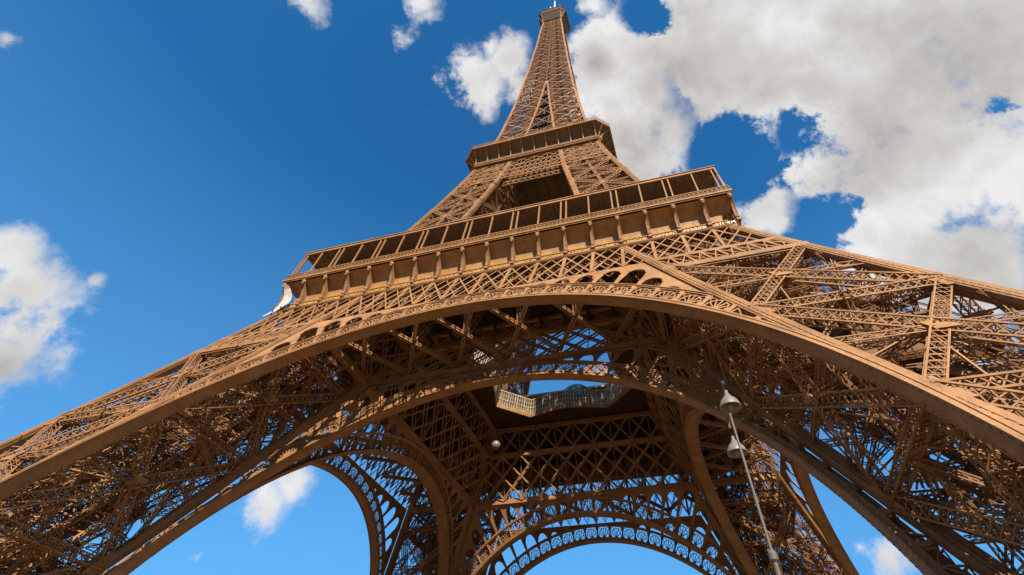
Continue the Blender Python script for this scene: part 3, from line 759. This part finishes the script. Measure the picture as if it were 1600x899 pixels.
gal_me, rail_me, fasc_me, post_me, liner_me = gal.mesh('gallery', IRON_PANEL), rail.mesh('gallery_railing', IRON), fasc.mesh('canopy_fascia', IRON), None, liner.mesh('canopy_lining', IRON_DARK)
NAMES = ["JAMIN", "GAY-LUSSAC", "FIZEAU", "SCHNEIDER", "LE CHATELIER", "BERTHIER", "BARRAL", "DE DION", "GOUIN", "JOUSSELIN", "BROCA", "BECQUEREL", "CORIOLIS", "CAIL", "TRIGER", "GIFFARD", "PERRIER", "STURM"]
for k in range(4):
    gg = link('gallery', gal_me, tower, k * HP)
    link('gallery_railing', rail_me, gg); cf = link('canopy', fasc_me, gg); link('canopy_lining', liner_me, gg)
    for x, w in PX:
        q_ = link('canopy_post', cpost_me, gg); q_.location = (x, 0, 0)
    for j in range(-9, 10):
        if abs(j) == 9 and k % 2: continue
        cc = link('console', cons_me, gg); cc.location = (j * P * (.992 if abs(j) == 9 else 1), 0, 0)
    if k == 0:
        for j, nm in enumerate(NAMES):
            cu = bpy.data.curves.new('frieze_lettering', 'FONT'); cu.body = nm; cu.size = .74; cu.extrude = .05; cu.align_x = 'CENTER'; cu.align_y = 'CENTER'
            cu.offset = 0.012; cu.space_character = 1.12
            tmp = bpy.data.objects.new('tmp', cu); col.objects.link(tmp)
            dg = bpy.context.evaluated_depsgraph_get(); me = bpy.data.meshes.new_from_object(tmp.evaluated_get(dg)); bpy.data.objects.remove(tmp)
            me.materials.clear(); me.materials.append(GOLD)
            w = max(v.co.x for v in me.vertices) - min(v.co.x for v in me.vertices)
            t = link('frieze_lettering', me, gg); t.location = ((j - 8.5) * P, -33.77, 52.88); t.rotation_euler = (HP, 0, 0); t.scale = (min(1.0, 3.1 / w), 1, 1)
# white sheeting wrapped over the front left corner during works
sh = MB()
zz = np.linspace(50.2, 56.5, 12)
def cx(z):
    return float(np.interp(z, [45.6, 49, 51.5, 53, 54.5, 56, 56.6], [37.5, 35.7, 34.6, 34.25, 34.25, 34.7, 35.1]))
A = np.array([(-cx(z) - .30, -cx(z) - .30, z) for z in zz]); B = np.array([(-cx(z) + .1 + 1.3 * max(0, min(1, (z - 50.2) / 3)) - .7 * max(0, (z - 54) / 2.5), -cx(z) - .30, z) for z in zz]); Cc = np.array([(-cx(z) - .34, -cx(z) + 2.2, z) for z in zz])
for U, W_ in ((A, B),):
    n = np.array([.02, .04, 0]); c = [U, W_, W_ + n, U + n]
    sh.hexes(np.stack([x[:-1] for x in c] + [x[1:] for x in c], 1), True)
build(sh, 'protective_sheet', SHEET, tower)

# ---------------- first to second floor
N2 = [57.0, 68.0, 78.0, 87.5, 96.0, 103.0, 110.0]
col2 = [column_mesh(f, N2, .95, nd, riv=False).mesh('column', IRON) for f, nd in cols]
face2 = [face_mesh(a, b, N2, n, W=.7, H=.6, w=.8, c=.15, l=.09, step=.9, mid=True, inset=.42).mesh('leg_face_bracing', IRON) for a, b, n in FN]
in2 = MB()
for z in N2:
    a, b, c, d = C_OO(z), C_IO(z), C_OI(z), C_II(z)
    in2.lattice(a, d, .5, .5, (0, 0, 1), .12, .08, .9); in2.lattice(b, c, .5, .5, (0, 0, 1), .12, .08, .9)
for k in range(len(N2) - 1):
    m0 = (C_OO(N2[k]) + C_II(N2[k])) / 2
    for f in (C_OO, C_IO, C_OI, C_II): in2.lattice(m0, f(N2[k + 1]), .4, .4, (0, 0, 1), .10, .07, .9)
for u, v in ((.35, .35), (.45, .45), (.6, .6), (.7, .7)):
    in2.poly([bil(u, v, z) for z in N2], .25, .4, (1, 1, 0))
in2_me = in2.mesh('upper_leg', IRON)
gz = MB()
# deep laced girder ring under the second floor
for fn, dy in ((o_, 0), (o_, -2.2)):
    pm = plane_map(fn)
    for z in (98.6, 100.6, 103.2, 106.0, 109.6):
        e = float(o_(z)) - .4; gz.beam(pm(-e, z, dy), pm(e, z, dy), .22, .26, (0, 0, 1))
    for z0, z1 in ((98.6, 100.6), (100.6, 103.2), (103.2, 106.0)):
        n = 26; e = float(o_(z0)) - .4; X = np.linspace(-e, e, n + 1)
        for j in range(n):
            a, b = (z0, z1) if j % 2 else (z1, z0); gz.beam(pm(X[j], a, dy), pm(X[j + 1], b, dy), .16, .10, (0, 1, 0), False)
            gz.beam(pm(X[j], b, dy), pm(X[j + 1], a, dy), .12, .10, (0, 1, 0), False)
    n = 10; e = float(o_(106)) - .4; X = np.linspace(-e, e, n + 1)
    for j in range(n):
        gz.beam(pm(X[j], 106, dy), pm(X[j + 1], 109.6, dy), .18, .10, (0, 1, 0), False); gz.beam(pm(X[j + 1], 106, dy), pm(X[j], 109.6, dy), .18, .10, (0, 1, 0), False)
        gz.beam(pm(X[j], 106, dy), pm(X[j], 109.6, dy), .14, .10, (0, 1, 0), False)
for x in np.arange(-17, 17.1, 1.7):
    if abs(x) > 7: gz.beam((x, -19, 100), (x, -8, 100), .14, .3, (0, 0, 1), False)
gz_me = gz.mesh('upper_girder', IRON)
for k in range(4):
    L = link('upper_leg', in2_me, tower, k * HP)
    for me in col2: link('column', me, L)
    for me in face2: link('leg_face_bracing', me, L)
    link('upper_girder', gz_me, tower, k * HP)

# second floor platform, corners cut at 45 degrees
def octo(h, c): return np.array([(-(h - c), -h), (h - c, -h), (h, -(h - c)), (h, h - c), (h - c, h), (-(h - c), h), (-h, h - c), (-h, -(h - c))], float)
def ring3(mb, p0, z0, p1, z1, th):
    """sloping wall between outline p0 at z0 and p1 at z1"""
    i0, i1 = p0 * (1 - th / 18), p1 * (1 - th / 18)
    f = lambda p, z: np.c_[p, np.full(len(p), z)]
    a = [f(p0, z0), f(i0, z0), f(i1, z1), f(p1, z1)]
    mb.hexes(np.stack(a + [np.roll(x, -1, 0) for x in a], 1), False)
pl = MB()
def disc(mb, p, z0, z1):
    c = p.mean(0); q = np.roll(p, -1, 0); f = lambda v, z: np.c_[np.broadcast_to(v, p.shape), np.full(len(p), z)]
    mb.hexes(np.stack([f(c, z0), f(p, z0), f(q, z0), f((c + p) / 2 * 0 + c, z0), f(c, z1), f(p, z1), f(q, z1), f(c, z1)], 1), True)
disc(pl, octo(17.2, 1.0), 110.5, 110.9); [pl.box((x, 0, 110.1), (.3, 33, .8)) for x in np.arange(-15, 15.1, 3)]; disc(pl, octo(20.2, 3.2), 115.2, 115.55)
ring3(pl, octo(17.3, 1.0), 110.6, octo(17.6, 1.2), 113.6, .3); ring3(pl, octo(17.6, 1.2), 113.6, octo(19.6, 2.6), 115.2, .3)
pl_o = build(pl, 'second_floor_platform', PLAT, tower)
ed = MB()
ring3(ed, octo(17.75, 1.0), 110.1, octo(17.75, 1.0), 110.75, .5); ring3(ed, octo(17.95, 1.1), 110.55, octo(17.95, 1.1), 110.75, .6)
ring3(ed, octo(20.35, 3.2), 115.15, octo(20.35, 3.2), 115.6, .4)
oc = octo(20.3, 3.2); ocn = np.roll(oc, -1, 0)
for p, q in zip(oc, ocn):
    L = np.linalg.norm(q - p); n = int(L / .55)
    for z in (116.1, 116.7): ed.beam((*p, z), (*q, z), .1, .1, (0, 0, 1))
    for j in range(n):
        c = p + (q - p) * j / n; ed.beam((*c, 115.5), (*c, 116.9 + .25 * (j % 2)), .07, .07, (0, 1, 0), False)
build(ed, 'platform_edge', IRON, pl_o)
cb = MB()
cs = [(17.3, 110.9, 17.75), (17.35, 112.4, 17.9), (17.5, 113.6, 18.5), (18.5, 114.6, 19.5), (19.4, 115.2, 20.25)]
for (a, z, b), (a2, z2, b2) in zip(cs[:-1], cs[1:]): cb.hexes([[(-.16, -b, z), (.16, -b, z), (.16, -a, z), (-.16, -a, z), (-.16, -b2, z2), (.16, -b2, z2), (.16, -a2, z2), (-.16, -a2, z2)]], True)
cb_me = cb.mesh('console', IRON)
for k in range(4):
    for j in range(-5, 6): link('console', cb_me, pl_o, k * HP, tuple(Matrix.Rotation(k * HP, 3, 'Z') @ Vector((j * 3.3, 0, 0))))
cb2 = MB()
for s in (-1,): cb2.poly([(-17.3 * .98, -17.3 * .98, 111), (-17.5, -17.5, 113.3), (-18.7, -18.7, 115.2)], .3, .3, (1, -1, 0))
cb2_me = cb2.mesh('console', IRON)
for k in range(4): link('console', cb2_me, pl_o, k * HP)
up = MB()          # smaller upper deck and its kiosk above the second floor
disc(up, octo(14.2, 2.5), 119.6, 120.0)
for z in (120.5, 121.0): p = np.c_[octo(14.1, 2.5), np.full(8, z)]; up.beams(p, np.roll(p, -1, 0), .1, .1, (0, 0, 1), True)
for x in (-8, 8):
    for y in (-8, 8): up.box((x, y, 117.7), (5, 5, 4.2))
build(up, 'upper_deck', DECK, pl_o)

# ---------------- spire from the second floor to the summit
N3 = [115.6, 124.0, 132.5, 141.0, 149.5, 158.0, 166.0, 174.0, 182.0, 190.0, 197.9, 205.6, 214.7, 223.2, 230.9, 238.4, 245.6, 252.6, 259.2, 265.0, 270.0]
sp3 = MB(); C0 = lambda fx, fy: cA(fx, fy)
zz = np.array(N3)
for sx in (-1, 1):
    pts = np.array([(sx * float(o_(z)), -float(o_(z)), z) for z in N3]) - np.array([sx * .35, -.35, 0])
    if sx > 0:
        sp3.beams(pts[:-1], pts[1:], .80, .80, (0, 1, 0)); 
mid = MB()
for k in range(len(N3) - 1):
    a, b = N3[k], N3[k + 1]
    oa, ob, ia, ib = float(o_(a)), float(o_(b)), float(i_(a)), float(i_(b))
    if a >= 174: ia = ib = 0.0
    elif b >= 174: ib = .2
    w = .62 if a < 200 else .55
    for s in (-1, 1):
        sp3.beam((s * ia, -oa + .25, a), (s * ib, -ob + .25, b), w, .5, (0, 1, 0), False)
        # panel bracing between outer post and the inner one
        L = [(s * ia, -oa + .3, a), (s * (oa - .3), -oa + .3, a), (s * (ob - .3), -ob + .3, b), (s * ib, -ob + .3, b)]
        L = [np.array(v) for v in L]; n = (0, 1, 0)
        g0 = .34 if a < 200 else .28
        sp3.lattice(L[0], L[1], .45, .4, n, .13, .08, .8, True); sp3.beam(L[0], L[2], g0, .2, n, False); sp3.beam(L[1], L[3], g0, .2, n, False)
        m = (L[0] + L[2]) / 2; sp3.beam((L[1] + L[2]) / 2, (L[0] + L[3]) / 2, .16, .14, n, False)
        sp3.beam((L[0] + L[1]) / 2, (L[1] + L[2]) / 2, .13, .1, n, False); sp3.beam((L[0] + L[1]) / 2, (L[0] + L[3]) / 2, .13, .1, n, False)
        sp3.beam((L[2] + L[3]) / 2, (L[1] + L[2]) / 2, .13, .1, n, False); sp3.beam((L[2] + L[3]) / 2, (L[0] + L[3]) / 2, .13, .1, n, False)
        if ia > .6:  # gap between the inner posts, and the legs' inner faces
            sp3.lattice(np.array((-ia, -oa + .3, a)), np.array((ia, -oa + .3, a)), .4, .4, n, .12, .07, .8)
            if s > 0: sp3.beam((-ia, -oa + .3, a), (ib, -ob + .3, b), .22, .15, n, False); sp3.beam((ia, -oa + .3, a), (-ib, -ob + .3, b), .22, .15, n, False)
            sp3.beam((s * ia, -oa + .4, a), (s * ib, -ib, b), .22, .2, n, False)
            if s > 0: sp3.beam((ia, -ia, a), (ib, -ib, b), .55, .55, n, False)
            sp3.beam((s * oa, -ia, a), (s * ib, -ib, b), .2, .2, (1, 0, 0), False)
    # horizontal wind bracing and lift guides inside
    sp3.beam((-oa, -oa, a), (0, 0, a), .22, .22, (0, 0, 1), False); sp3.beam((oa, -oa, a), (0, 0, a), .22, .22, (0, 0, 1), False)
    sp3.beam((-oa * .5, -oa, a), (-oa * .5, 0, a), .2, .2, (0, 0, 1), False); sp3.beam((oa * .5, -oa, a), (oa * .5, 0, a), .2, .2, (0, 0, 1), False)
    sp3.beam((0, -oa, a), (0, -oa * .3, b), .2, .2, (1, 0, 0), False); sp3.beam((-oa * .5, -oa, a), (-oa * .3, -oa * .3, b), .15, .15, (1, 0, 0), False); sp3.beam((oa * .5, -oa, a), (oa * .3, -oa * .3, b), .15, .15, (1, 0, 0), False)
for x, y in ((-2, -2), (2, -2), (0, -2.6)):
    sp3.lattice((x, y, 115), (x, y, 272), .6, .6, (0, 1, 0), .14, .08, 1.2)
sp3_me = sp3.mesh('spire', IRON)
for k in range(4): link('spire_face', sp3_me, tower, k * HP)

# summit platform
tp = MB(); ring3(tp, octo(5.4, .8), 267.5, octo(7.6, 2.3), 275.4, .4); disc(tp, octo(5.2, .8), 268.6, 268.9)
ring3(tp, octo(7.7, 2.3), 275.9, octo(7.7, 2.3), 279.5, .2); disc(tp, octo(7.9, 2.3), 279.4, 279.8)
t_o = build(tp, 'summit_cabin', DECK, tower)
te = MB(); ring3(te, octo(7.85, 2.35), 275.3, octo(7.85, 2.35), 275.95, .5)
for k in range(4):
    R_ = np.array(Matrix.Rotation(k * HP, 3, 'Z'))
    for s in (-1, 1):
        te.poly([R_ @ np.array(v) for v in ((s * 5.0, -5.2, 266.5), (s * 5.15, -5.9, 270.5), (s * 5.35, -6.7, 273.2), (s * 5.55, -7.75, 275.4))], .42, .42, (0, 1, 0))
    for s in (0, -.5, .5): te.beam(R_ @ np.array((s * 5, -5.25, 268)), R_ @ np.array((s * 5.2, -5.7, 271)), .3, .4, (0, 1, 0))
p = np.c_[octo(7.8, 2.3), np.full(8, 281)]; te.beams(p, np.roll(p, -1, 0), .12, .12, (0, 0, 1), True)
for q in octo(7.8, 2.3): te.beam((*q, 279), (*q, 281), .12, .12, (0, 1, 0))
build(te, 'summit_edge', IRON, t_o)
an = MB(); an.lathe([(2.6, 280), (2.6, 284), (2.0, 288), (1.6, 296), (1.2, 300)], n=16); an.lathe([(.9, 300), (.9, 312), (.5, 312), (.5, 322), (.15, 322), (.15, 327), (0.01, 327)], n=12)
an.lathe([(.01, 281), (.4, 281), (.4, 285.5), (.01, 285.5)], (-.5, -6.9, 0), n=10); an.lathe([(.01, 281), (.10, 281), (.10, 284), (.01, 284)], (5.0, -7.2, 0), n=8)
build(an, 'antenna', CONC, t_o)

# ------------------------------------------------------------------ street lamp and hanging floodlight
LP = (23.84, -65.6)
lamp = link('street_lamp', None, None, loc=(LP[0], LP[1], GZ))
tag(lamp, 'pale grey double headed lamp post with bell shaped shades standing before the right leg', 'street lamp')
po = MB(); po.lathe([(.26, 0), (.26, .5), (.13, .8), (.075, 4.3), (.11, 4.35), (.11, 4.45), (.06, 4.55), (.06, 5.2), (.10, 5.25), (.10, 5.36), (.036, 5.45), (.030, 8.9), (.01, 8.92)], n=16)
build(po, 'pole', POLE, lamp, smooth=False)
arm = MB(); arm.poly([(0, -.75, 8.95), (0, -.6, 9.05), (0, 0, 8.9), (0, .9, 8.95), (0, 1.15, 8.9), (0, 1.2, 8.7)], .07, .07, (1, 0, 0), True)
build(arm, 'arm', POLE, lamp)
for (dy, z) in ((-.75, 8.25), (1.2, 8.0)):
    h = MB(); h.lathe([(x * .82, y * .80) for x, y in ((.01, .60), (.05, .58), (.06, .44), (.10, .42), (.12, .34), (.20, .29), (.28, .18), (.33, .03), (.335, 0.0), (.31, 0.0), (.27, .13), (.19, .24), (.10, .29), (.01, .30))], (0, dy, z), n=28)
    hd = build(h, 'lamp_shade', LAMPW, lamp, smooth=True)
    b = MB(); b.sphere((0, dy, z + .08), .09, 14, 10, (1, 1, 1.5)); build(b, 'bulb', LAMPIN, hd, smooth=True)
gb = MB(); gb.sphere((0, 0, 0), .92, 24, 16, (1, 1, .95)); gb.lathe([(.18, .8), (.18, 3.2), (.01, 3.2)], n=12); gb.beam((0, 0, 1.3), (-3.0, 4.2, 1.3), .16, .16, (0, 0, 1)); gb.lathe([(.34, .75), (.34, 1.1), (.01, 1.1)], n=14)
glb = link('globe_lamp', gb.mesh('globe_lamp', LAMPW, True), None, loc=(-15.35, 13.75, 51.9))
tag(glb, 'round off-white globe hanging under the first floor at the far left inner corner', 'globe lamp')
